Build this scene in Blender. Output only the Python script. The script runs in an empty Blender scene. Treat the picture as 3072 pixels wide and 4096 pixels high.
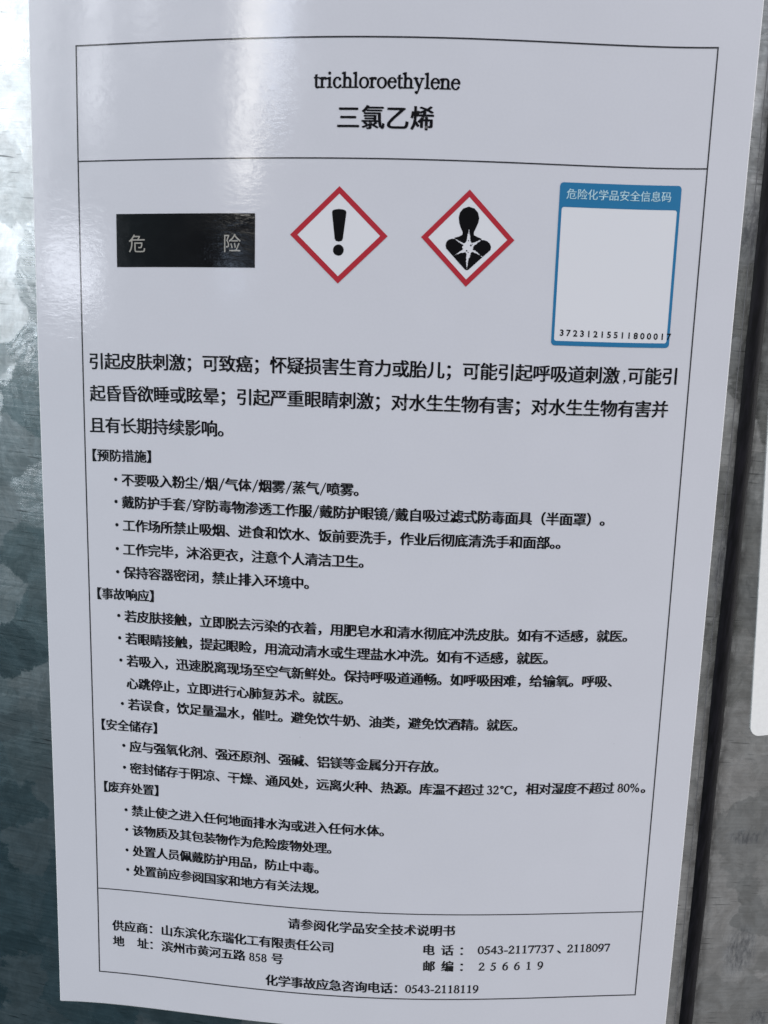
import bpy, math, random
import numpy as np
from mathutils import Vector

random.seed(7)
scene = bpy.context.scene
col = scene.collection
DRUM_R = 0.285          # metres
LABEL_Z = 0.44          # height of the label's middle above the drum's foot

# ------------------------------------------------------------------ camera
cam_data = bpy.data.cameras.new("camera")
cam = bpy.data.objects.new("camera", cam_data)
col.objects.link(cam)
cam.location = (0.00337206, -0.38986968, LABEL_Z + 0.0235004)
cam.rotation_euler = (1.40977248, -0.0942031465, 0.0428991172)
cam_data.sensor_fit = 'VERTICAL'
cam_data.sensor_height = 36.0
cam_data.sensor_width = 27.0
cam_data.lens = 3308.5 / 4096 * 36.0
cam_data.clip_start = 0.005
cam_data.clip_end = 50
cam_data.dof.use_dof = True
cam_data.dof.focus_distance = 0.112
cam_data.dof.aperture_fstop = 60
scene.camera = cam

# ------------------------------------------------------------------ exposure
scene.view_settings.view_transform = 'Standard'
scene.view_settings.look = 'None'
scene.view_settings.exposure = 0.0
scene.view_settings.gamma = 1.0
scene.view_settings.use_curve_mapping = False


# ------------------------------------------------------------------ node helper
class NT:
    def __init__(self, tree):
        self.t = tree
        tree.nodes.clear()

    def n(self, kind, **kw):
        nd = self.t.nodes.new(kind)
        ins = kw.pop('ins', {})
        for k, v in kw.items():
            setattr(nd, k, v)
        for k, v in ins.items():
            self.set(nd.inputs[k], v)
        return nd

    def set(self, sock, v):
        if isinstance(v, bpy.types.NodeSocket):
            self.t.links.new(v, sock)
        elif isinstance(v, bpy.types.Node):
            self.t.links.new(v.outputs[0], sock)
        else:
            sock.default_value = v

    def math(self, op, a, b=0.0, c=0.0, clamp=False):
        nd = self.n('ShaderNodeMath', operation=op, use_clamp=clamp)
        for i, v in enumerate((a, b, c)):
            self.set(nd.inputs[i], v)
        return nd.outputs[0]

    def vmath(self, op, a, b=None, scale=None):
        nd = self.n('ShaderNodeVectorMath', operation=op)
        self.set(nd.inputs[0], a)
        if b is not None:
            self.set(nd.inputs[1], b)
        if scale is not None:
            self.set(nd.inputs['Scale'], scale)
        return nd.outputs[0]

    def smooth(self, x, lo, hi, a=0.0, b=1.0):
        nd = self.n('ShaderNodeMapRange', interpolation_type='SMOOTHSTEP')
        for i, v in enumerate((x, lo, hi, a, b)):
            self.set(nd.inputs[i], v)
        return nd.outputs[0]

    def mix(self, fac, a, b, blend='MIX'):
        nd = self.n('ShaderNodeMix', data_type='RGBA', blend_type=blend)
        self.set(nd.inputs[0], fac)
        self.set(nd.inputs[6], a)
        self.set(nd.inputs[7], b)
        return nd.outputs[2]

    def noise(self, vec, scale, detail=2.0, rough=0.5, dist=0.0):
        nd = self.n('ShaderNodeTexNoise')
        self.set(nd.inputs['Vector'], vec)
        for k, v in (('Scale', scale), ('Detail', detail), ('Roughness', rough), ('Distortion', dist)):
            self.set(nd.inputs[k], v)
        return nd


def rgb(r, g, b):
    return (r, g, b, 1.0)


# ------------------------------------------------------------------ world: the dim shed round the drum
world = bpy.data.worlds.new("World")
scene.world = world
world.use_nodes = True
w = NT(world.node_tree)
geo = w.n('ShaderNodeTexCoord')
sep = w.n('ShaderNodeSeparateXYZ', ins={0: geo.outputs['Generated']})
dx, dy, dz = sep.outputs[0], sep.outputs[1], sep.outputs[2]
side = w.smooth(dx, -0.25, 0.55)
ground = w.mix(side, rgb(0.032, 0.066, 0.084), rgb(0.350, 0.345, 0.348))
middle = w.mix(side, rgb(0.15, 0.255, 0.29), rgb(0.22, 0.225, 0.22))
upper = w.mix(side, rgb(0.70, 0.72, 0.77), rgb(0.80, 0.82, 0.88))
c1 = w.mix(w.smooth(dz, -0.48, -0.05), ground, middle)
c2 = w.mix(w.smooth(dz, 0.12, 0.60), c1, upper)
front = w.smooth(w.math('MULTIPLY', dy, -1.0), 0.74, 0.93)          # the dark inside of the shed, straight out from the label
c3 = w.mix(front, c2, rgb(0.045, 0.047, 0.052))
bg = w.n('ShaderNodeBackground', ins={'Color': c3, 'Strength': 1.0})
out = w.n('ShaderNodeOutputWorld', ins={'Surface': bg.outputs[0]})


# ------------------------------------------------------------------ lamps: the bright openings of the shed, then added fill lamps
def area_lamp(name, az, el, waz, wel, radiance, color, dist=3.0):
    """A rectangular lamp seen from the label at azimuth az / elevation el (degrees, from straight out)."""
    a, e = math.radians(az), math.radians(el)
    d = Vector((math.sin(a) * math.cos(e), -math.cos(a) * math.cos(e), math.sin(e)))
    base = Vector((0, -DRUM_R, LABEL_Z))
    li = bpy.data.lights.new(name, 'AREA')
    li.shape = 'RECTANGLE'
    li.size = 2 * dist * math.tan(math.radians(waz / 2))
    li.size_y = 2 * dist * math.tan(math.radians(wel / 2))
    li.energy = radiance * li.size * li.size_y * math.pi
    li.color = color
    o = bpy.data.objects.new(name, li)
    col.objects.link(o)
    o.location = base + d * dist
    o.rotation_euler = d.to_track_quat('Z', 'Y').to_euler()
    return o


area_lamp("lamp_open_gate", -57, 21, 25, 36, 2.9, (0.96, 1.0, 1.04), 3.2)
area_lamp("lamp_door_gap", -21.4, 27.5, 2.6, 31, 9.5, (1.0, 0.97, 0.90), 3.0)
area_lamp("lamp_door_gap", -18.4, 30, 2.4, 27, 6.5, (0.86, 0.94, 1.10), 3.05)
area_lamp("lamp_side_gap", -39.2, 19, 2.2, 11, 5.5, (0.97, 1.0, 1.05), 3.0)
area_lamp("lamp_side_gap", -33.6, 26, 1.8, 12, 4.5, (0.97, 1.0, 1.05), 3.0)
area_lamp("lamp_low_window", -40.8, 5.4, 6.0, 4.0, 9.0, (0.93, 0.97, 1.06), 3.0)
area_lamp("lamp_small_window", -22.0, 6.6, 2.0, 1.8, 4.0, (0.70, 0.88, 1.15), 3.0)
area_lamp("lamp_right_fill", 88, 12, 34, 50, 2.2, (1.0, 0.985, 0.97), 3.2)  # fill lamp added at the right to brighten the label's rim and the sticker
area_lamp("lamp_top_fill", 22, 60, 80, 40, 2.05, (0.99, 0.975, 1.03), 3.4)  # fill lamp added overhead to make up the label's diffuse light


# ------------------------------------------------------------------ object helpers
def tag(o, label=None, cat=None, kind=None, group=None):
    if label:
        o['label'] = label
    if cat:
        o['category'] = cat
    if kind:
        o['kind'] = kind
    if group:
        o['group'] = group
    return o


def empty(name, loc):
    o = bpy.data.objects.new(name, None)
    o.empty_display_size = 0.05
    o.location = loc
    col.objects.link(o)
    return o


TILT = 0.0677340189     # the label is stuck on a little askew
CA, SA = math.cos(TILT), math.sin(TILT)
CV = [-48.6, -215.2, 143.2, 389.5, -34.5, 5.0, -41.3, -1114.7, 18.7, -12.4, -441.7, 106.3, 461.7, 1292.5]
CU = [49.5, 37.1, -113.7, -65.2, 44.0, 11.3, -50.3, 72.2, -21.3]


def stretch(U, V):
    """The paper was pulled slightly uneven when it was pressed on (mm in, mm out)."""
    u, v = U / 45.0, V / 45.0
    bv = (1, u, v, u * u, u * v, v * v, u**3, u * u * v, u * v * v, v**3, u**4, u**3 * v, u**5, u**4 * v)
    bu = (1, u, v, u * u, u * v, v * v, u * v * v, v**3, u * v**3)
    return (U + sum(a * b for a, b in zip(CU, bu)) * 1e-3, V + sum(a * b for a, b in zip(CV, bv)) * 1e-3)


def to_sheet(U, V):
    U, V = np.asarray(U, float), np.asarray(V, float)
    return U * CA - V * SA, U * SA + V * CA


def on_drum(U, V, H, bend=True):
    """Page millimetres + height above the shell (mm) -> world metres, and the surface coordinates."""
    U, V = np.asarray(U, float), np.asarray(V, float)
    if bend:
        U, V = stretch(U, V)
    s, z = to_sheet(U, V)
    th = s / 1000 / DRUM_R
    r = DRUM_R + np.asarray(H, float) / 1000
    P = np.stack([r * np.sin(th), -r * np.cos(th), z / 1000 + LABEL_Z + 0 * r], -1)
    return P, np.stack([s, z + 0 * s], -1)


class Flat:
    """Collects polygons in page millimetres and links them as ONE mesh on the drum."""
    def __init__(self):
        self.u, self.v, self.h, self.f = [], [], [], []

    def poly(self, pts, h=0.0):
        b = len(self.u)
        for x, y in pts:
            self.u.append(x)
            self.v.append(y)
            self.h.append(h)
        self.f.append(list(range(b, b + len(pts))))

    def mesh2d(self, verts, faces, h=0.0):
        b = len(self.u)
        for x, y in verts:
            self.u.append(x)
            self.v.append(y)
            self.h.append(h)
        self.f.extend([[b + i for i in f] for f in faces])

    def rect(self, x0, y0, x1, y1, h=0.0, step=1.5):
        nx, ny = max(1, int(abs(x1 - x0) / step)), max(1, int(abs(y1 - y0) / step))
        b = len(self.u)
        for j in range(ny + 1):
            for i in range(nx + 1):
                self.u.append(x0 + (x1 - x0) * i / nx)
                self.v.append(y0 + (y1 - y0) * j / ny)
                self.h.append(h)
        for j in range(ny):
            for i in range(nx):
                a = b + j * (nx + 1) + i
                self.f.append([a, a + 1, a + nx + 2, a + nx + 1])

    def bar(self, p, q, wd, h=0.0, step=1.2):
        (x0, y0), (x1, y1) = p, q
        L = math.hypot(x1 - x0, y1 - y0)
        n = max(1, int(L / step))
        nx, ny = -(y1 - y0) / L * wd / 2, (x1 - x0) / L * wd / 2
        vs, fs = [], []
        for i in range(n + 1):
            t = i / n
            x, y = x0 + (x1 - x0) * t, y0 + (y1 - y0) * t
            vs += [(x - nx, y - ny), (x + nx, y + ny)]
        for i in range(n):
            fs.append([2 * i, 2 * i + 2, 2 * i + 3, 2 * i + 1])
        self.mesh2d(vs, fs, h)

    def link(self, name, mat, parent, base=0.0, bend=True, smooth=True):
        P, S = on_drum(self.u, self.v, np.array(self.h) + base, bend)
        if parent is not None:
            P = P - np.array(parent_origin(parent))
        me = bpy.data.meshes.new(name)
        me.from_pydata(P.tolist(), [], self.f)
        uvl = me.uv_layers.new(name="sheet")
        idx = np.empty(len(me.loops), dtype=np.int32)
        me.loops.foreach_get('vertex_index', idx)
        uvl.data.foreach_set('uv', (S[idx] / 10.0).astype(np.float32).ravel())
        if smooth:
            me.polygons.foreach_set('use_smooth', [True] * len(me.polygons))
        me.materials.append(mat)
        me.update()
        o = bpy.data.objects.new(name, me)
        col.objects.link(o)
        if parent is not None:
            o.parent = parent
        return o


def parent_origin(o):
    p = Vector((0, 0, 0))
    while o is not None:
        p = p + o.location
        o = o.parent
    return p


# ------------------------------------------------------------------ materials
def material(name):
    m = bpy.data.materials.new(name)
    m.use_nodes = True
    return m, NT(m.node_tree)


def sheet_uv(t):
    return t.n('ShaderNodeUVMap', uv_map="sheet").outputs[0]


def laminate(name, base, rough=0.098, bump=0.0011, paper=False):
    """Print under a thin glossy film; the film's orange-peel runs through paper and ink alike."""
    m, t = material(name)
    uv = sheet_uv(t)
    st = t.vmath('MULTIPLY', uv, (0.62, 1.25, 1.0))
    n1 = t.noise(st, 9.5, 4.0, 0.62, 0.5).outputs[0]
    n2 = t.noise(uv, 1.1, 2.0, 0.5).outputs[0]
    n3 = t.noise(st, 27.0, 2.0, 0.5, 0.3).outputs[0]
    hgt = t.math('ADD', t.math('ADD', t.math('MULTIPLY', n1, 0.0135), t.math('MULTIPLY', n3, 0.0030)), t.math('MULTIPLY', n2, 0.016))
    bp = t.n('ShaderNodeBump', ins={'Strength': 1.0, 'Distance': bump, 'Height': hgt})
    color = base
    if paper:
        cloud = t.noise(uv, 0.9, 4.0, 0.6).outputs[0]
        fib = t.noise(uv, 30.0, 3.0, 0.7).outputs[0]
        mot = t.math('ADD', t.math('MULTIPLY', cloud, 0.5), t.math('MULTIPLY', fib, 0.5))
        color = t.mix(t.smooth(mot, 0.32, 0.68), rgb(*[c * 0.965 for c in base[:3]]), base)
        vo = t.n('ShaderNodeTexVoronoi', feature='F1', ins={'Vector': uv, 'Scale': 2.6})
        size = t.n('ShaderNodeSeparateColor', ins={0: vo.outputs['Color']})
        lim = t.math('MULTIPLY', t.math('SUBTRACT', size.outputs[0], 0.72, clamp=True), 0.085)
        speck = t.math('LESS_THAN', vo.outputs['Distance'], lim)
        color = t.mix(t.math('MULTIPLY', speck, t.math('MULTIPLY', size.outputs[1], 0.8)), color, rgb(0.12, 0.12, 0.13))
    rr = t.smooth(t.noise(uv, 2.3, 3.0, 0.6).outputs[0], 0.3, 0.7, rough * 0.8, rough * 1.3)
    b = t.n('ShaderNodeBsdfPrincipled', ins={'Base Color': color, 'Roughness': 0.7, 'Specular IOR Level': 0.0, 'Coat Weight': 1.0,
                                              'Coat Roughness': rr, 'Coat IOR': 1.5, 'Coat Normal': bp.outputs[0]})
    t.n('ShaderNodeOutputMaterial', ins={'Surface': b.outputs[0]})
    return m


M_paper = laminate("laminated_paper", rgb(0.660, 0.664, 0.715), paper=True)
M_black = laminate("black_ink", rgb(0.006, 0.006, 0.007))
M_text = laminate("text_ink", rgb(0.008, 0.008, 0.010))
M_line = laminate("rule_ink", rgb(0.035, 0.035, 0.04))
M_red = laminate("red_ink", rgb(0.45, 0.032, 0.048))
M_blue = laminate("blue_ink", rgb(0.030, 0.185, 0.37))
M_white = laminate("unprinted_white", rgb(0.745, 0.748, 0.785))
M_pale = laminate("pale_knockout", rgb(0.36, 0.345, 0.31))
M_ltblue = laminate("pale_blue_lettering", rgb(0.45, 0.66, 0.75))


def simple(name, color, rough, spec=0.5):
    m, t = material(name)
    uv = sheet_uv(t)
    nz = t.noise(uv, 14.0, 4.0, 0.65).outputs[0]
    c = t.mix(t.smooth(nz, 0.3, 0.7), rgb(*[x * 0.94 for x in color[:3]]), color)
    bp = t.n('ShaderNodeBump', ins={'Strength': 0.4, 'Distance': 0.00002, 'Height': nz})
    b = t.n('ShaderNodeBsdfPrincipled', ins={'Base Color': c, 'Roughness': rough, 'Normal': bp.outputs[0], 'Specular IOR Level': spec})
    t.n('ShaderNodeOutputMaterial', ins={'Surface': b.outputs[0]})
    return m


M_edge = simple("cut_paper_edge", rgb(0.93, 0.93, 0.95), 0.6, 0.3)
M_sticker = simple("matte_white_vinyl", rgb(0.92, 0.915, 0.90), 0.55, 0.4)


def galvanized():
    m, t = material("galvanized_steel")
    uv = sheet_uv(t)                                       # centimetres along / up the sheet
    warp = t.noise(uv, 2.0, 8.0, 0.68)
    wv = t.vmath('ADD', uv, t.vmath('SCALE', t.vmath('SUBTRACT', warp.outputs['Color'], (0.5, 0.5, 0.5)), scale=0.62))
    vo = t.n('ShaderNodeTexVoronoi', feature='SMOOTH_F1', ins={'Vector': wv, 'Scale': 1.35, 'Smoothness': 0.10})
    cellc = vo.outputs['Color']
    cs = t.n('ShaderNodeSeparateColor', ins={0: cellc})
    # feathery crystal grain: streaks turned to each spangle's own direction
    rot = t.n('ShaderNodeVectorRotate', rotation_type='Z_AXIS', ins={'Vector': wv, 'Angle': t.math('MULTIPLY', cs.outputs[2], 6.283)})
    fe = t.noise(t.vmath('MULTIPLY', rot.outputs[0], (1.0, 8.0, 1.0)), 3.0, 4.0, 0.6, 0.25)
    # rolling marks along the sheet
    roll = t.noise(t.vmath('MULTIPLY', uv, (0.9, 26.0, 1.0)), 1.0, 5.0, 0.65, 0.1)
    vert = t.noise(t.vmath('MULTIPLY', uv, (22.0, 1.6, 1.0)), 1.0, 3.0, 0.6, 0.2)
    # normal: each crystal tilts a little its own way
    g = t.n('ShaderNodeNewGeometry')
    tl = t.vmath('SCALE', t.vmath('SUBTRACT', cellc, (0.5, 0.5, 0.5)), scale=0.095)
    tf = t.vmath('SCALE', t.vmath('SUBTRACT', fe.outputs['Color'], (0.5, 0.5, 0.5)), scale=0.17)
    nn = t.vmath('NORMALIZE', t.vmath('ADD', g.outputs['Normal'], t.vmath('ADD', tl, tf)))
    hgt = t.math('ADD', t.math('MULTIPLY', roll.outputs[0], 0.0032), t.math('MULTIPLY', vert.outputs[0], 0.004))
    bp = t.n('ShaderNodeBump', ins={'Strength': 0.7, 'Distance': 0.0035, 'Height': hgt, 'Normal': nn})
    base = t.mix(cs.outputs[0], rgb(0.49, 0.51, 0.515), rgb(0.69, 0.70, 0.705))
    base = t.mix(t.smooth(roll.outputs[0], 0.30, 0.70), t.mix(1.0, base, rgb(0.86, 0.86, 0.86), 'MULTIPLY'), base)
    base = t.mix(t.smooth(fe.outputs[0], 0.30, 0.68), t.mix(1.0, base, rgb(0.88, 0.89, 0.90), 'MULTIPLY'), base)
    # short dark rub marks along the roll
    rub = t.noise(t.vmath('MULTIPLY', uv, (2.2, 34.0, 1.0)), 1.0, 2.0, 0.5, 0.25).outputs[0]
    patch = t.noise(uv, 0.75, 3.0, 0.6).outputs[0]
    rubm = t.math('MULTIPLY', t.smooth(rub, 0.635, 0.70), t.smooth(patch, 0.42, 0.62))
    base = t.mix(t.math('MULTIPLY', rubm, 0.75), base, rgb(0.10, 0.105, 0.11))
    # scuffs of dark grime: one round one low beside the seam and two wider ones
    sp = t.n('ShaderNodeSeparateXYZ', ins={0: uv})
    grim = t.noise(t.vmath('MULTIPLY', uv, (20.0, 6.5, 1.0)), 1.0, 4.0, 0.7, 0.3).outputs[0]
    grime = None
    for cx, cy, rx, ry in SCUFFS:
        ex = t.math('DIVIDE', t.math('SUBTRACT', sp.outputs[0], cx), rx)
        ey = t.math('DIVIDE', t.math('SUBTRACT', sp.outputs[1], cy), ry)
        d2 = t.math('ADD', t.math('MULTIPLY', ex, ex), t.math('MULTIPLY', ey, ey))
        k = t.math('MULTIPLY', t.smooth(d2, 0.15, 1.5, 1.0, 0.0), t.smooth(t.math('SUBTRACT', grim, t.math('MULTIPLY', d2, 0.10)), 0.22, 0.62, 0.0, 1.0))
        grime = k if grime is None else t.math('MAXIMUM', grime, k)
    # heat-tinted, soiled margin on both sides of the weld
    su = t.math('ABSOLUTE', t.math('SUBTRACT', t.math('ADD', t.math('MULTIPLY', sp.outputs[0], CA), t.math('MULTIPLY', sp.outputs[1], SA)), 4.716))
    soil = t.noise(t.vmath('MULTIPLY', uv, (9.0, 3.0, 1.0)), 1.0, 5.0, 0.68, 0.4).outputs[0]
    margin = t.math('MULTIPLY', t.smooth(su, 0.10, 0.26, 1.0, 0.0), t.smooth(soil, 0.34, 0.62, 0.25, 1.0))
    base = t.mix(t.math('MULTIPLY', margin, 0.72), base, rgb(0.085, 0.080, 0.080))
    mott = t.noise(uv, 3.2, 6.0, 0.66, 0.6).outputs[0]
    base = t.mix(t.smooth(mott, 0.36, 0.66), t.mix(1.0, base, rgb(0.78, 0.77, 0.76), 'MULTIPLY'), base)
    base = t.mix(t.math('MULTIPLY', grime, 0.75), base, rgb(0.014, 0.016, 0.024))
    rg = t.smooth(cs.outputs[1], 0.0, 1.0, 0.17, 0.31)
    rg = t.math('ADD', rg, t.math('MULTIPLY', roll.outputs[0], 0.14))
    metal = t.math('SUBTRACT', 1.0, t.math('MULTIPLY', grime, 0.6))
    b = t.n('ShaderNodeBsdfPrincipled', ins={'Base Color': base, 'Metallic': metal, 'Roughness': rg, 'Normal': bp.outputs[0]})
    t.n('ShaderNodeOutputMaterial', ins={'Surface': b.outputs[0]})
    return m


# (s, z) of scuffs in centimetres on the sheet: along, up, half widths
SCUFFS = [(5.83, -5.35, 0.28, 0.42), (5.62, -3.55, 0.32, 0.14), (6.15, -3.45, 0.35, 0.20), (6.35, -6.45, 0.20, 0.16),
          (4.55, 0.35, 0.14, 0.55), (4.20, 4.55, 0.16, 0.40)]
M_zinc = galvanized()


def seam_paint():
    m, t = material("black_seam_lacquer")
    uv = sheet_uv(t)
    a = t.noise(t.vmath('MULTIPLY', uv, (18.0, 2.5, 1.0)), 1.0, 4.0, 0.6, 0.2).outputs[0]
    c = t.mix(t.smooth(a, 0.35, 0.75), rgb(0.004, 0.004, 0.005), rgb(0.012, 0.011, 0.015))
    bp = t.n('ShaderNodeBump', ins={'Strength': 0.5, 'Distance': 0.0001, 'Height': a})
    b = t.n('ShaderNodeBsdfPrincipled', ins={'Base Color': c, 'Roughness': 0.5, 'Normal': bp.outputs[0], 'Specular IOR Level': 0.18})
    t.n('ShaderNodeOutputMaterial', ins={'Surface': b.outputs[0]})
    return m


M_seam = seam_paint()

# ------------------------------------------------------------------ the drum
drum = empty("steel_drum", (0, 0, 0))
tag(drum, "galvanized steel drum with mottled zinc spangle and a black vertical seam", "drum")


def lathe(name, prof, mat, parent, n=512, smooth=True):
    vs, fs, uv = [], [], []
    for r, z in prof:
        for i in range(n):
            th = -math.pi + 2 * math.pi * i / n
            vs.append((r * math.sin(th), -r * math.cos(th), z))
    m = len(prof)
    for j in range(m - 1):
        for i in range(n):
            k = (i + 1) % n
            fs.append([j * n + i, j * n + k, (j + 1) * n + k, (j + 1) * n + i])
            s0, s1 = [(-math.pi + 2 * math.pi * q / n) * DRUM_R * 100 for q in (i, i + 1)]
            z0, z1 = (prof[j][1] - LABEL_Z) * 100, (prof[j + 1][1] - LABEL_Z) * 100
            uv += [(s0, z0), (s1, z0), (s1, z1), (s0, z1)]
    me = bpy.data.meshes.new(name)
    me.from_pydata(vs, [], fs)
    uvl = me.uv_layers.new(name="sheet")
    uvl.data.foreach_set('uv', np.array(uv, np.float32).ravel())
    me.polygons.foreach_set('use_smooth', [smooth] * len(fs))
    me.materials.append(mat)
    me.update()
    o = bpy.data.objects.new(name, me)
    col.objects.link(o)
    o.parent = parent
    return o


H = 0.88
lathe("shell", [(DRUM_R, 0.02), (DRUM_R, 0.14), (DRUM_R, 0.2695), (DRUM_R, 0.32), (DRUM_R, 0.44), (DRUM_R, 0.56), (DRUM_R, 0.6105), (DRUM_R, 0.74), (DRUM_R, H - 0.02)], M_zinc, drum)
for zc in (0.27, 0.61):
    prof = [(DRUM_R + 0.011 * math.sin(math.pi * k / 12) ** 0.8 + 0.0002, zc - 0.015 + 0.03 * k / 12) for k in range(13)]
    lathe("rolling_hoop", prof, M_zinc, drum)
for zc in (0.012, H - 0.012):
    prof = [(DRUM_R - 0.004 + 0.0075 * math.cos(a), zc + 0.012 * math.sin(a)) for a in [2 * math.pi * k / 16 for k in range(17)]]
    lathe("chime", prof, M_zinc, drum)
lathe("lid", [(0.001, H - 0.03), (0.15, H - 0.03), (DRUM_R - 0.002, H - 0.03)], M_zinc, drum, 128)
lathe("base_plate", [(DRUM_R - 0.002, 0.02), (0.15, 0.02), (0.001, 0.02)], M_zinc, drum, 128)

# seam: a rounded bead of black lacquer, ragged along both sides
sm = Flat()
nv, nu = 420, 10
rng = np.random.RandomState(3)


def wander(n, amp, k):
    x = rng.randn(n + 2 * k)
    ker = np.hanning(2 * k + 1)
    ker /= ker.sum()
    y = np.convolve(x, ker, 'valid')[:n]
    return y / (np.abs(y).max() + 1e-9) * amp


vv = np.linspace(-150, 150, nv)
lw = 46.12 + wander(nv, 0.05, 4) + wander(nv, 0.05, 20)
rw = 48.20 + wander(nv, 0.05, 3) + wander(nv, 0.12, 16) + np.interp(vv, [-70, 30], [-0.05, 0.12])
for j in range(nv):
    for i in range(nu + 1):
        a = i / nu
        sm.u.append(lw[j] * (1 - a) + rw[j] * a)
        sm.v.append(vv[j])
        sm.h.append(0.02 + 0.42 * math.sin(math.pi * a) ** 0.7)
for j in range(nv - 1):
    for i in range(nu):
        a = j * (nu + 1) + i
        sm.f.append([a, a + 1, a + nu + 2, a + nu + 1])
sm.link("weld_seam", M_seam, drum, 0.0, bend=False)
# lap edge: a fine pressed line to the left of the bead
lp = Flat()
lu = 45.38 + wander(nv, 0.03, 6)
for j in range(nv):
    for a, hh in ((-0.07, 0.006), (-0.02, 0.03), (0.02, 0.03), (0.05, 0.006)):
        lp.u.append(lu[j] + a)
        lp.v.append(vv[j])
        lp.h.append(hh)
for j in range(nv - 1):
    for i in range(3):
        a = j * 4 + i
        lp.f.append([a, a + 1, a + 5, a + 4])
M_lap = simple("scored_zinc", rgb(0.13, 0.13, 0.135), 0.5)
lp.link("lap_edge", M_lap, drum, 0.0, bend=False)

# ------------------------------------------------------------------ the hazard label
UL, UR, VB, VT = -45.26, 43.97, -68.07, 76.0
HP = 0.16               # paper face above the shell (mm)
org, _ = on_drum([0], [0], [HP])
label = empty("hazard_label", tuple(org[0]))
tag(label, "glossy white chemical hazard label with black print and two red diamonds on the drum", "label")

pp = Flat()
pp.rect(UL, VB, UR, VT, step=1.0)
pp.link("paper_sheet", M_paper, label, HP)

ed = Flat()
def rim(pts, nx, ny):
    b = len(ed.u)
    for x, y in pts:
        for k, hh in ((0.0, HP - 0.001), (0.11, HP - 0.035), (0.14, 0.01)):
            ed.u.append(x + nx * k)
            ed.v.append(y + ny * k)
            ed.h.append(hh)
    for i in range(len(pts) - 1):
        for j in range(2):
            a = b + i * 3 + j
            ed.f.append([a, a + 1, a + 4, a + 3])
rim([(UL, VB + (VT - VB) * i / 140) for i in range(141)], -1, 0)
rim([(UR, VB + (VT - VB) * i / 140) for i in range(141)], 1, 0)
rim([(UL + (UR - UL) * i / 90, VB) for i in range(91)], 0, -1)
rim([(UL + (UR - UL) * i / 90, VT) for i in range(91)], 0, 1)
ed.link("cut_edge", M_edge, label)

HI = HP + 0.030         # ink face
FW, V1, V2, V3, V4 = 38.95, 62.96, 49.39, -49.76, -62.96
LW = 0.17
fr = Flat()
for vq in (V1, V4):
    fr.bar((-FW - LW / 2, vq), (FW + LW / 2, vq), LW)
for uq in (-FW, FW):
    fr.bar((uq, V4 + LW / 2), (uq, V1 - LW / 2), LW)
fr.link("border_frame", M_line, label, HI)
for vq in (V2, V3):
    dv = Flat()
    dv.bar((-FW + LW / 2, vq), (FW - LW / 2, vq), 0.15)
    dv.link("divider_line", M_line, label, HI)

# ------------------------------------------------------------------ lettering
_cache = {}


def cjk(ch, off=0.0):
    """Outline of one character from the built-in font, filled; origin at the middle of its square."""
    key = (ch, off)
    if key not in _cache:
        c = bpy.data.curves.new('glyph', 'FONT')
        c.body = ch
        c.resolution_u = 3
        c.offset = off
        o = bpy.data.objects.new('glyph', c)
        col.objects.link(o)
        dg = bpy.context.evaluated_depsgraph_get()
        me = bpy.data.meshes.new_from_object(o.evaluated_get(dg))
        vs = [(v.co.x - 0.5, v.co.y - 0.36) for v in me.vertices]
        fs = [list(p.vertices) for p in me.polygons]
        bpy.data.objects.remove(o)
        bpy.data.curves.remove(c)
        bpy.data.meshes.remove(me)
        _cache[key] = (vs, fs)
    return _cache[key]


def put(fl, ch, x, y, size, off=-0.010, shift=0.014, sx=1.0):
    """Print one character: thin cross strokes, heavier uprights (two passes a hair apart)."""
    vs, fs = cjk(ch, off)
    passes = ((-shift, 0), (-shift / 3, .3 * shift), (shift / 3, -.3 * shift), (shift, 0)) if shift else ((0, 0),)
    for k, (d, e) in enumerate(passes):
        fl.mesh2d([(x + (a * sx + d) * size, y + (b + e) * size) for a, b in vs], fs, 0.003 * k)


# -- old-style roman letters and figures, cut as distance fields and contoured
def dist_disc(X, Y, pts, rad):
    d = np.full(X.shape, 9.0)
    for (x, y), r in zip(pts, rad):
        d = np.minimum(d, np.hypot(X - x, Y - y) - r)
    return d


def dist_rect(X, Y, x0, y0, x1, y1):
    return np.maximum(np.maximum(x0 - X, X - x1), np.maximum(y0 - Y, Y - y1))


def dist_poly(X, Y, P):
    P = np.asarray(P, float)
    d = np.full(X.shape, 1e9)
    ins = np.zeros(X.shape, bool)
    for (x0, y0), (x1, y1) in zip(P, np.roll(P, -1, 0)):
        ex, ey = x1 - x0, y1 - y0
        tt = np.clip(((X - x0) * ex + (Y - y0) * ey) / (ex * ex + ey * ey + 1e-12), 0, 1)
        d = np.minimum(d, np.hypot(X - x0 - tt * ex, Y - y0 - tt * ey))
        cond = (y0 > Y) != (y1 > Y)
        with np.errstate(divide='ignore', invalid='ignore'):
            xi = x0 + (Y - y0) / (y1 - y0) * ex
        ins ^= cond & (X < xi)
    return np.where(ins, -d, d)


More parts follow.
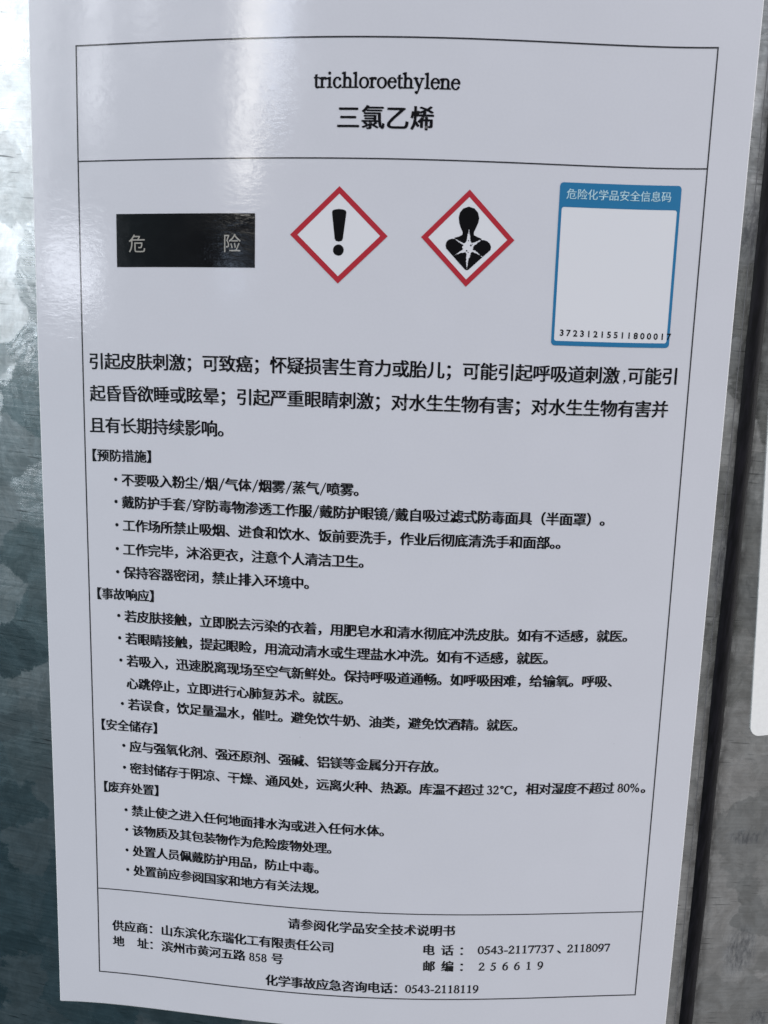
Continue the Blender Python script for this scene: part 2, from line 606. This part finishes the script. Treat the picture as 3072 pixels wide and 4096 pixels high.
def contour(F, X, Y):
    """Marching squares: filled polygons where F < 0, whole cells merged into runs."""
    ny, nx = F.shape
    vs, fs = [], []

    def face(pts):
        b = len(vs)
        vs.extend(pts)
        fs.append(list(range(b, b + len(pts))))
    for j in range(ny - 1):
        run = None
        for i in range(nx - 1):
            q = [(i, j), (i + 1, j), (i + 1, j + 1), (i, j + 1)]
            f = [F[b, a] for a, b in q]
            full = all(v < 0 for v in f)
            if full and run is None:
                run = i
            if run is not None and full and X[j, i] - X[j, run] > 1.2:
                face([(X[j, run], Y[j, run]), (X[j, i], Y[j, i]), (X[j + 1, i], Y[j + 1, i]), (X[j + 1, run], Y[j + 1, run])])
                run = i
            if run is not None and (not full or i == nx - 2):
                e = i + 1 if full else i
                face([(X[j, run], Y[j, run]), (X[j, e], Y[j, e]), (X[j + 1, e], Y[j + 1, e]), (X[j + 1, run], Y[j + 1, run])])
                run = None
            if full or all(v >= 0 for v in f):
                continue
            pts = []
            for k in range(4):
                a, b = q[k], q[(k + 1) % 4]
                fa, fb = f[k], f[(k + 1) % 4]
                if fa < 0:
                    pts.append((X[a[1], a[0]], Y[a[1], a[0]]))
                if (fa < 0) != (fb < 0):
                    tt = fa / (fa - fb)
                    pts.append((X[a[1], a[0]] + tt * (X[b[1], b[0]] - X[a[1], a[0]]), Y[a[1], a[0]] + tt * (Y[b[1], b[0]] - Y[a[1], a[0]])))
            if len(pts) >= 3:
                face(pts)
    return vs, fs


TH, TN = 0.044, 0.017     # half widths of thick and thin strokes (em)


def arc(cx, cy, rx, ry, a0, a1, thick=TH, thin=TN, n=60):
    pts, rad = [], []
    for i in range(n + 1):
        a = math.radians(a0 + (a1 - a0) * i / n)
        pts.append((cx + rx * math.cos(a), cy + ry * math.sin(a)))
        rad.append(thin + (thick - thin) * abs(math.cos(a)) ** 1.5)
    return ('d', pts, rad)


def line(x0, y0, x1, y1, r0, r1=None, n=40):
    r1 = r0 if r1 is None else r1
    return ('d', [(x0 + (x1 - x0) * i / n, y0 + (y1 - y0) * i / n) for i in range(n + 1)], [r0 + (r1 - r0) * i / n for i in range(n + 1)])


def stem(x, y0, y1, foot=True, flag=True, wd=TH):
    r = [('r', x - wd, y0, x + wd, y1)]
    if foot:
        r.append(('r', x - 0.12, y0, x + 0.12, y0 + 0.03))
    if flag:
        r.append(('p', [(x - wd, y1 - 0.10), (x - 0.125, y1 - 0.055), (x - 0.125, y1 - 0.03), (x + wd, y1 + 0.008), (x + wd, y1 - 0.02), (x - wd, y1 - 0.02)]))
    return r


ROMAN = {
    't': (0.278, [('r', 0.075, 0.09, 0.16, 0.56), ('p', [(0.02, 0.42), (0.08, 0.47), (0.16, 0.58), (0.16, 0.42)]), ('r', 0.02, 0.415, 0.26, 0.45), arc(0.185, 0.085, 0.068, 0.085, 180, 320, TH * .9, TN)]),
    'r': (0.333, stem(0.115, 0, 0.45) + [arc(0.23, 0.33, 0.075, 0.10, 165, 60, TH * .7, TN * 1.6), ('d', [(0.285, 0.40)], [0.048])]),
    'i': (0.278, stem(0.14, 0, 0.45) + [('d', [(0.135, 0.63)], [0.055])]),
    'c': (0.444, [arc(0.235, 0.22, 0.165, 0.222, 60, 325, TH * 1.05, TN), ('d', [(0.34, 0.37)], [0.05])]),
    'h': (0.5, stem(0.115, 0, 0.675) + stem(0.385, 0, 0.32, True, False) + [arc(0.255, 0.31, 0.13, 0.125, 180, 0, TH * .95, TN * 1.5)]),
    'n': (0.5, stem(0.115, 0, 0.45) + stem(0.385, 0, 0.32, True, False) + [arc(0.255, 0.31, 0.13, 0.125, 180, 0, TH * .95, TN * 1.5)]),
    'l': (0.278, stem(0.14, 0, 0.675)),
    'o': (0.5, [arc(0.25, 0.222, 0.18, 0.222, 0, 360, TH, TN)]),
    'e': (0.444, [arc(0.23, 0.222, 0.165, 0.222, 12, 325, TH * 1.02, TN), ('r', 0.08, 0.25, 0.41, 0.28)]),
    'y': (0.5, [line(0.085, 0.44, 0.265, 0.05, TH), line(0.41, 0.44, 0.20, -0.15, TN * 1.3), ('d', [(0.12, -0.165), (0.16, -0.235), (0.195, -0.165)], [0.045, 0.03, 0.022]), ('r', 0.0, 0.42, 0.20, 0.45), ('r', 0.31, 0.42, 0.49, 0.45)]),
    '0': (0.5, [arc(0.25, 0.333, 0.175, 0.32, 0, 360, TH, TN)]),
    '1': (0.5, [('r', 0.215, 0, 0.30, 0.66), ('r', 0.12, 0, 0.39, 0.03), ('p', [(0.11, 0.56), (0.12, 0.59), (0.29, 0.68), (0.30, 0.60), (0.22, 0.58)])]),
    '2': (0.5, [arc(0.235, 0.49, 0.15, 0.17, 165, -35, TH * .95, TN * 1.3), line(0.355, 0.40, 0.06, 0.045, TH * .8, TN), ('r', 0.035, 0.0, 0.44, 0.07), ('p', [(0.40, 0.0), (0.44, 0.0), (0.475, 0.14), (0.45, 0.14)])]),
    '3': (0.5, [arc(0.215, 0.51, 0.135, 0.155, 150, -90, TH * .9, TN), arc(0.20, 0.185, 0.185, 0.185, 90, -130, TH, TN), ('d', [(0.085, 0.06)], [0.045])]),
    '4': (0.5, [('r', 0.285, 0, 0.37, 0.67), ('r', 0.02, 0.16, 0.475, 0.215), line(0.335, 0.65, 0.035, 0.20, TN * 1.2)]),
    '5': (0.5, [('p', [(0.165, 0.66), (0.425, 0.66), (0.40, 0.585), (0.165, 0.585)]), line(0.165, 0.62, 0.10, 0.37, TN * 1.1), arc(0.185, 0.20, 0.195, 0.205, 112, -120, TH, TN * 1.6), ('d', [(0.075, 0.045)], [0.045])]),
    '6': (0.5, [arc(0.255, 0.21, 0.165, 0.205, 0, 360, TH, TN), arc(0.43, 0.23, 0.345, 0.43, 182, 98, TH * .95, TN * 1.4)]),
    '7': (0.5, [('r', 0.04, 0.585, 0.455, 0.66), line(0.43, 0.62, 0.22, 0.02, TN * 1.6, TH * .8), ('p', [(0.02, 0.50), (0.05, 0.50), (0.10, 0.62), (0.05, 0.62)])]),
    '8': (0.5, [arc(0.25, 0.51, 0.135, 0.15, 0, 360, TH * .85, TN), arc(0.25, 0.18, 0.165, 0.18, 0, 360, TH * .95, TN)]),
    '9': (0.5, [arc(0.245, 0.45, 0.165, 0.205, 0, 360, TH, TN), arc(0.065, 0.43, 0.345, 0.43, 2, -82, TH * .95, TN * 1.4)]),
    '-': (0.333, [('r', 0.04, 0.195, 0.285, 0.255)]),
    '%': (0.833, [arc(0.19, 0.50, 0.11, 0.155, 0, 360, TH * .8, TN), arc(0.62, 0.155, 0.11, 0.155, 0, 360, TH * .8, TN), line(0.22, -0.01, 0.60, 0.67, TN)]),
    '℃': (1.0, [arc(0.17, 0.56, 0.085, 0.085, 0, 360, TN * 1.4, TN * 1.4), arc(0.66, 0.33, 0.26, 0.32, 52, 312, TH, TN * 1.2), ('r', 0.835, 0.45, 0.865, 0.64)]),
    ',': (0.25, [('d', [(0.11, 0.035)], [0.055]), line(0.145, 0.02, 0.07, -0.12, 0.03, 0.012)]),
}
_rc = {}


def roman(ch, fat=0.0):
    key = (ch, fat)
    if key not in _rc:
        adv, prims = ROMAN[ch]
        nx, ny = int((adv + 0.12) * 66), int(1.0 * 66)
        X, Y = np.meshgrid(np.linspace(-0.06, adv + 0.06, nx), np.linspace(-0.24, 0.74, ny))
        F = np.full(X.shape, 9.0)
        for pr in prims:
            if pr[0] == 'd':
                F = np.minimum(F, dist_disc(X, Y, pr[1], pr[2]))
            elif pr[0] == 'r':
                F = np.minimum(F, dist_rect(X, Y, *pr[1:]))
            else:
                F = np.minimum(F, dist_poly(X, Y, pr[1]))
        _rc[key] = contour(F - fat, X, Y)
    return _rc[key]


def roman_run(fl, text, x0, x1, y, em, fat=0.0, extra=0.0):
    """Set text so that it spans x0..x1 (mm) with its baseline at y."""
    adv = [ROMAN[c][0] + extra for c in text]
    k = (x1 - x0) / (sum(adv) - extra)
    x = x0
    for c, a in zip(text, adv):
        vs, fs = roman(c, fat)
        fl.mesh2d([(x + p * k, y + q * em) for p, q in vs], fs)
        x += a * k


WIDTH = {'/': 0.53}


def cjk_run(fl, text, xa, xb, y, tail="", size=None, lead="", **kw):
    """Characters whose first and last centres lie at xa and xb; tail continues at the same pitch, lead precedes."""
    cw = [WIDTH.get(c, 1.0) for c in text]
    pos = [0.0]
    for a, b in zip(cw, cw[1:]):
        pos.append(pos[-1] + (a + b) / 2)
    k = (xb - xa) / pos[-1] if pos[-1] else (size or 1.757)
    sz = (size or k) * 1.03
    for c, q in zip(text, pos):
        if c == '/':
            fl.poly([(xa + (q - .24) * k, y - .5 * k), (xa + (q - .14) * k, y - .5 * k), (xa + (q + .26) * k, y + .46 * k), (xa + (q + .16) * k, y + .46 * k)])
        else:
            put(fl, c, xa + q * k, y, sz, **kw)
    q = pos[-1]
    for c in tail:
        q += 1.0
        put(fl, c, xa + q * k, y, sz, **kw)
    if lead:
        put(fl, lead, xa - k, y, sz, **kw)
    return k


def disc(fl, x, y, r, n=16):
    fl.poly([(x + r * math.cos(2 * math.pi * i / n), y + r * math.sin(2 * math.pi * i / n)) for i in range(n)])


# title
f = Flat()
roman_run(f, "trichloroethylene", -8.93, 8.52, 57.34, 2.56, fat=0.016)
f.link("title_text", M_text, label, HI)
f = Flat()
cjk_run(f, "三氯乙烯", -4.67, 4.17, 53.99, off=0.0, shift=0.028, size=2.80)
f.link("title_text", M_text, label, HI)

# signal word box
sw = Flat()
sw.rect(-33.91, 36.48, -15.93, 42.95)
box = sw.link("signal_word_panel", M_black, label, HI)
f = Flat()
put(f, "危", -31.17, 39.30, 2.35, off=0.0, shift=0.0)
put(f, "险", -18.85, 39.34, 2.35, off=0.0, shift=0.0)
f.link("signal_word_lettering", M_pale, box, HI + 0.02)


# hazard diamonds
def diamond(fl, cx, cy, rx, ry, k, h=0.0):
    outer = [(cx - rx, cy), (cx, cy + ry), (cx + rx, cy), (cx, cy - ry)]
    inner = [(cx + (x - cx) * k, cy + (y - cy) * k) for x, y in outer]
    for i in range(4):
        j = (i + 1) % 4
        n = 9
        vs, fs = [], []
        for q in range(n + 1):
            t = q / n
            for pts in (outer, inner):
                vs.append((pts[i][0] * (1 - t) + pts[j][0] * t, pts[i][1] * (1 - t) + pts[j][1] * t))
        for q in range(n):
            fs.append([2 * q, 2 * q + 1, 2 * q + 3, 2 * q + 2])
        fl.mesh2d(vs, fs, h)


def inner_white(fl, cx, cy, rx, ry):
    n = 8
    P = lambda a, b: (cx + (a - b) * rx / 2, cy + (a + b - 1) * ry / 1 * 1.0)
    vs, fs = [], []
    for j in range(n + 1):
        for i in range(n + 1):
            a, b = i / n, j / n
            vs.append((cx + (a - b) * rx, cy + (a + b - 1) * ry))
    for j in range(n):
        for i in range(n):
            q = j * (n + 1) + i
            fs.append([q, q + 1, q + n + 2, q + n + 1])
    fl.mesh2d(vs, fs)


def pixel_frame(l, r, t, b, cx, cy, rx, ry):
    """Maps a traced symbol point to page mm from the four tips of its diamond."""
    ox, oy = (l[0] + r[0] + t[0] + b[0]) / 4, (l[1] + r[1] + t[1] + b[1]) / 4
    A = np.array([[(r[0] - l[0]) / 2, (t[0] - b[0]) / 2], [(r[1] - l[1]) / 2, (t[1] - b[1]) / 2]])
    Ai = np.linalg.inv(A)

    def go(p):
        a, bb = Ai @ np.array([p[0] - ox, p[1] - oy])
        return (cx + a * rx, cy + bb * ry)
    return go


def pictogram(name, cx, cy, rx, ry):
    f = Flat()
    diamond(f, cx, cy, rx, ry, 0.848)
    pic = f.link(name, M_red, label, HI)
    f = Flat()
    inner_white(f, cx, cy, rx * 0.846, ry * 0.846)
    f.link("white_field", M_white, pic, HI - 0.012)
    return pic


RX, RY = 6.0, 5.72
pic1 = pictogram("exclamation_pictogram", -5.54, 40.46, RX, RY)
go = pixel_frame((222, 1522), (855, 1528), (541, 1210), (529, 1842), -5.54, 40.46, RX, RY)
ex = [go(p) for p in [(495, 1378), (499, 1366), (515, 1360), (540, 1357), (565, 1360), (581, 1366), (586, 1378), (563, 1548), (556, 1561), (537, 1566), (519, 1561), (512, 1548)]]
dt = go((535, 1622))
X, Y = np.meshgrid(np.linspace(-6.8, -4.3, 70), np.linspace(37.6, 43.8, 150))
F = np.minimum(dist_poly(X, Y, ex) - 0.02, np.hypot(X - dt[0], Y - dt[1]) - 0.66)
f = Flat()
f.mesh2d(*contour(F, X, Y))
f.link("exclamation_mark", M_black, pic1, HI + 0.006)

RX2, RY2 = 5.67, 5.68
pic2 = pictogram("health_hazard_pictogram", 10.19, 40.47, RX2, RY2)
go = pixel_frame((255, 745), (1383, 787), (838, 178), (798, 1357), 10.19, 40.47, RX2, RY2)
body = [(757, 690), (735, 640), (715, 580), (708, 515), (720, 455), (760, 405), (830, 381), (897, 405), (940, 455), (955, 520), (945, 575), (920, 632), (892, 690), (893, 725), (935, 748), (984, 768), (990, 786),
        (1012, 785), (1052, 798), (1086, 828), (1101, 868), (1095, 905), (830, 1146), (805, 1153), (784, 1141), (560, 888), (551, 850), (560, 808), (586, 780), (630, 767), (656, 770), (660, 755), (710, 742), (752, 722)]
star = [(833, 652), (848, 745), (856, 815), (880, 822), (935, 800), (1000, 768), (905, 848), (886, 868), (880, 900), (910, 912), (1005, 996), (885, 928), (858, 935), (845, 985), (828, 1010), (820, 1060), (812, 1160), (803, 1060), (800, 1000), (806, 960), (790, 935),
        (745, 938), (636, 980), (750, 908), (762, 890), (750, 868), (765, 848), (735, 828), (640, 755), (740, 808), (770, 822), (790, 818), (806, 795), (815, 735)]
flecks = [(857, 850, 11), (905, 902, 9), (828, 792, 7), (806, 915, 10), (825, 935, 7), (872, 838, 6), (758, 842, 7)]
P1, P2 = [go(p) for p in body], [go(p) for p in star]
X, Y = np.meshgrid(np.linspace(6.9, 13.6, 190), np.linspace(36.3, 44.7, 230))
jag = 0.045 * np.sin(X * 9.0 + 3 * np.sin(Y * 7)) * np.sin(Y * 11.0 + 2 * np.sin(X * 5))
F = np.maximum(dist_poly(X, Y, P1), -(dist_poly(X, Y, P2) + jag))
for a, b, r in flecks:
    q = go((a, b))
    F = np.minimum(F, np.hypot(X - q[0], Y - q[1]) - r * 0.0095)
f = Flat()
f.mesh2d(*contour(F, X, Y))
f.link("torso_symbol", M_black, pic2, HI + 0.006)

# code panel: blue header and frame, the field inside left blank
def rounded(x0, y0, x1, y1, r, n=6):
    out = []
    for cx, cy, a0 in ((x1 - r, y1 - r, 0), (x0 + r, y1 - r, 90), (x0 + r, y0 + r, 180), (x1 - r, y0 + r, 270)):
        for i in range(n + 1):
            a = math.radians(a0 + 90 * i / n)
            out.append((cx + r * math.cos(a), cy + r * math.sin(a)))
    return out


px0, px1, py0, py1 = 21.03, 35.95, 28.15, 47.42
X, Y = np.meshgrid(np.linspace(px0 - 0.2, px1 + 0.2, 130), np.linspace(py0 - 0.2, py1 + 0.2, 170))
dout = dist_poly(X, Y, rounded(px0, py0, px1, py1, 0.45))
hole = dist_poly(X, Y, rounded(px0 + 0.36, py0 + 0.56, px1 - 0.36, 44.58, 0.28))
f = Flat()
f.mesh2d(*contour(np.maximum(dout, -hole), X, Y))
panel = f.link("code_panel", M_blue, label, HI)
f = Flat()
f.rect(px0 + 0.32, py0 + 0.5, px1 - 0.32, 44.65)
f.link("blank_field", M_white, panel, HI - 0.012)
f = Flat()
cjk_run(f, "危险化学品安全信息码", 22.5, 34.13, 46.09, off=0.0, shift=0.012, size=1.25)
f.link("header_lettering", M_ltblue, panel, HI + 0.012)
f = Flat()
num = "37231215511800017"
MONO = {}
for i, c in enumerate(num):
    x = 22.30 + (35.85 - 22.30) * i / (len(num) - 1)
    y = 29.71 - 0.20 * i / (len(num) - 1)
    vs, fs = cjk(c, 0.024)
    xs, ys = [a for a, _ in vs], [b for _, b in vs]
    cxm, cym = (min(xs) + max(xs)) / 2, (min(ys) + max(ys)) / 2
    f.mesh2d([(x + (a - cxm) * 1.12, y + (b - cym) * 1.06) for a, b in vs], fs)
f.link("code_number", M_text, panel, HI + 0.012)

# hazard statement
BIG = dict(off=0.0, shift=0.026)
f = Flat()
k = cjk_run(f, "引起皮肤刺激；可致癌；怀疑损害生育力或胎儿；可能引起呼吸道刺激", -37.02, 28.86, 24.63, **BIG)
vs, fs = roman(',', 0.01)
f.mesh2d([(30.35 + a * 2.2, 23.95 + b * 2.2) for a, b in vs], fs)
cjk_run(f, "可能引", 32.03, 36.44, 24.63, **BIG)
f.link("hazard_statement_line", M_text, label, HI)
f = Flat()
cjk_run(f, "起昏昏欲睡或眩晕；引起严重眼睛刺激；对水生生物有害；对水生生物有害并", -36.96, 35.45, 20.51, **BIG)
f.link("hazard_statement_line", M_text, label, HI)
f = Flat()
cjk_run(f, "且有长期持续影响", -37.14, -21.85, 16.37, tail="。", **BIG)
f.link("hazard_statement_line", M_text, label, HI)

# headings in lenticular brackets
HEAD = dict(off=0.0, shift=0.034)
for text, xa, xb, y in (("预防措施", -36.43, -31.23, 12.42), ("事故响应", -36.30, -31.18, -6.33), ("安全储存", -36.21, -31.06, -24.98), ("废弃处置", -36.10, -31.00, -34.15)):
    f = Flat()
    cjk_run(f, text, xa, xb, y, tail="】", lead="【", size=1.70, **HEAD)
    f.link("section_heading", M_text, label, HI)

# instructions
BODY = dict(off=0.0, shift=0.037)
LINES = [
    ("不要吸入粉尘/烟/气体/烟雾/蒸气/喷雾", -33.02, -3.93, 9.24, "。", True),
    ("戴防护手套/穿防毒物渗透工作服/戴防护眼镜/戴自吸过滤式防毒面具（半面罩", -33.05, 26.05, 6.27, "）。", True),
    ("工作场所禁止吸烟、进食和饮水、饭前要洗手，作业后彻底清洗手和面部", -33.00, 21.48, 3.14, "。", True),
    ("工作完毕，沐浴更衣，注意个人清洁卫生", -33.03, -3.12, -0.10, "。", True),
    ("保持容器密闭，禁止排入环境中", -33.05, -10.21, -3.27, "。", True),
    ("若皮肤接触，立即脱去污染的衣着，用肥皂水和清水彻底冲洗皮肤。如有不适感，就医", -33.05, 31.95, -9.34, "。", True),
    ("若眼睛接触，提起眼睑，用流动清水或生理盐水冲洗。如有不适感，就医", -33.00, 21.48, -12.46, "。", True),
    ("若吸入，迅速脱离现场至空气新鲜处。保持呼吸道通畅。如呼吸困难，给输氧。呼吸", -32.90, 30.37, -15.60, "、", True),
    ("心跳停止，立即进行心肺复苏术。就医", -33.00, -5.47, -18.82, "。", False),
    ("若误食，饮足量温水，催吐。避免饮牛奶、油类，避免饮酒精。就医", -32.83, 17.92, -21.83, "。", True),
    ("应与强氧化剂、强还原剂、强碱、铝镁等金属分开存放", -32.77, 7.56, -27.92, "。", True),
    None,
    ("禁止使之进入任何地面排水沟或进入任何水体", -32.66, 0.47, -37.47, "。", True),
    ("该物质及其包装物作为危险废物处理", -32.62, -6.67, -40.45, "。", True),
    ("处置人员佩戴防护用品，防止中毒", -32.64, -8.38, -43.56, "。", True),
    ("处置前应参阅国家和地方有关法规", -32.60, -8.34, -46.56, "。", True),
]
for ln in LINES:
    f = Flat()
    if ln is None:
        y = -31.12
        disc(f, -34.45, y + 0.05, 0.235)
        cjk_run(f, "密封储存于阴凉、干燥、通风处，远离火种、热源。库温不超过", -32.78, 14.49, y - 0.03, **BODY)
        roman_run(f, "32", 15.74, 17.42, y - 0.60, 1.78, fat=0.024)
        roman_run(f, "℃", 17.46, 19.40, y - 0.60, 1.78, fat=0.024)
        put(f, "，", 20.10, y, 1.81, **BODY)
        cjk_run(f, "相对湿度不超过", 21.94, 32.43, y + 0.16, **BODY)
        roman_run(f, "80%", 33.72, 36.95, y - 0.42, 1.78, fat=0.024)
        put(f, "。", 37.95, y + 0.16, 1.81, **BODY)
    else:
        text, xa, xb, y, tail, bullet = ln
        k = cjk_run(f, text, xa, xb, y, tail=tail, **BODY)
        if "面部" in text:
            put(f, "。", xb + k * 1.43, y, k * 1.03, **BODY)
        if bullet:
            disc(f, xa - 1.70, y + 0.07, 0.235)
    f.link("instruction_line", M_text, label, HI)

# supplier block
FOOT = dict(off=0.0, shift=0.034)
f = Flat()
cjk_run(f, "请参阅化学品安全技术说明书", -10.22, 11.47, -52.22, size=1.76, **FOOT)
f.link("supplier_text", M_text, label, HI)
f = Flat()
cjk_run(f, "供应商", -35.92, -32.30, -55.42, tail="：", size=1.76, **FOOT)
cjk_run(f, "山东滨化东瑞化工有限责任公司", -28.58, -5.40, -55.39, **FOOT)
f.link("supplier_text", M_text, label, HI)
f = Flat()
put(f, "地", -35.89, -57.88, 1.80, **FOOT)
put(f, "址", -32.20, -57.86, 1.80, **FOOT)
put(f, "：", -30.45, -57.90, 1.80, **FOOT)
cjk_run(f, "滨州市黄河五路", -28.54, -18.00, -57.92, **FOOT)
roman_run(f, "858", -16.62, -14.02, -58.54, 1.78, fat=0.022)
put(f, "号", -12.54, -57.86, 1.80, **FOOT)
f.link("supplier_text", M_text, label, HI)
f = Flat()
put(f, "电", 8.74, -55.22, 1.80, **FOOT)
put(f, "话", 11.38, -55.25, 1.80, **FOOT)
put(f, "：", 13.85, -55.30, 1.80, **FOOT)
roman_run(f, "0543-2117737", 15.62, 26.45, -55.82, 1.78, fat=0.022, extra=0.0)
put(f, "、", 27.75, -55.25, 1.80, **FOOT)
roman_run(f, "2118097", 28.35, 34.60, -55.86, 1.78, fat=0.022)
f.link("supplier_text", M_text, label, HI)
f = Flat()
put(f, "邮", 8.88, -57.77, 1.80, **FOOT)
put(f, "编", 11.49, -57.77, 1.80, **FOOT)
put(f, "：", 13.95, -57.80, 1.80, **FOOT)
for i, c in enumerate("256619"):
    x = 16.33 + (24.67 - 16.33) * i / 5
    roman_run(f, c, x - 0.45, x + 0.45, -58.40, 1.78, fat=0.022)
f.link("supplier_text", M_text, label, HI)
f = Flat()
cjk_run(f, "化学事故应急咨询电话", -13.31, 3.02, -61.33, tail="：", **FOOT)
roman_run(f, "0543-2118119", 5.65, 16.10, -61.94, 1.78, fat=0.022)
f.link("supplier_text", M_text, label, HI)

# ------------------------------------------------------------------ the second sticker at the right
cu0, cv0 = 52.32, -23.95           # its lower left corner on the sheet (page mm)
ang = math.radians(2.9)
HS = 0.18
so, _ = on_drum([cu0 + 25], [cv0 + 35], [HS], bend=False)
SW, SHT, SR = 55.0, 80.0, 1.35


def st(x, y):
    return (cu0 + x * math.cos(ang) - y * math.sin(ang), cv0 + x * math.sin(ang) + y * math.cos(ang))


sk = Flat()
n1 = 56
ROWS = [SR * (1 - math.cos(math.pi / 2 * q / 10)) for q in range(11)]
ROWS = ROWS + [SR + (SHT - 2 * SR) * q / 78 for q in range(1, 78)] + [SHT - y for y in reversed(ROWS)]
n2 = len(ROWS) - 1
for j in range(n2 + 1):
    y = ROWS[j]
    dcut = 0.0
    yy = min(y, SHT - y)
    if yy < SR:
        dcut = SR - math.sqrt(max(0.0, SR * SR - (SR - yy) ** 2))
    for i in range(n1 + 1):
        x = dcut + (SW - 2 * dcut) * i / n1
        a, b = st(x, y)
        sk.u.append(a)
        sk.v.append(b)
        sk.h.append(HS)
for j in range(n2):
    for i in range(n1):
        a = j * (n1 + 1) + i
        sk.f.append([a, a + 1, a + n1 + 2, a + n1 + 1])
# skirt down to the shell
def ring(idx):
    b = len(sk.u)
    for i in idx:
        sk.u.append(sk.u[i]); sk.v.append(sk.v[i]); sk.h.append(0.01)
    m = len(idx)
    for q in range(m):
        r = (q + 1) % m
        sk.f.append([idx[r], idx[q], b + q, b + r])
ring([i for i in range(n1 + 1)] + [j * (n1 + 1) + n1 for j in range(1, n2 + 1)] + [n2 * (n1 + 1) + i for i in range(n1 - 1, -1, -1)] + [j * (n1 + 1) for j in range(n2 - 1, 0, -1)])
P, S = on_drum(sk.u, sk.v, sk.h, False)
me = bpy.data.meshes.new("blank_sticker")
me.from_pydata((P - so[0]).tolist(), [], sk.f)
uvl = me.uv_layers.new(name="sheet")
idx = np.empty(len(me.loops), dtype=np.int32)
me.loops.foreach_get('vertex_index', idx)
uvl.data.foreach_set('uv', (S[idx] / 10.0).astype(np.float32).ravel())
me.materials.append(M_sticker)
me.update()
sticker = bpy.data.objects.new("blank_sticker", me)
sticker.location = so[0]
col.objects.link(sticker)
tag(sticker, "plain white sticker with rounded corner at the right edge beyond the black seam", "sticker")
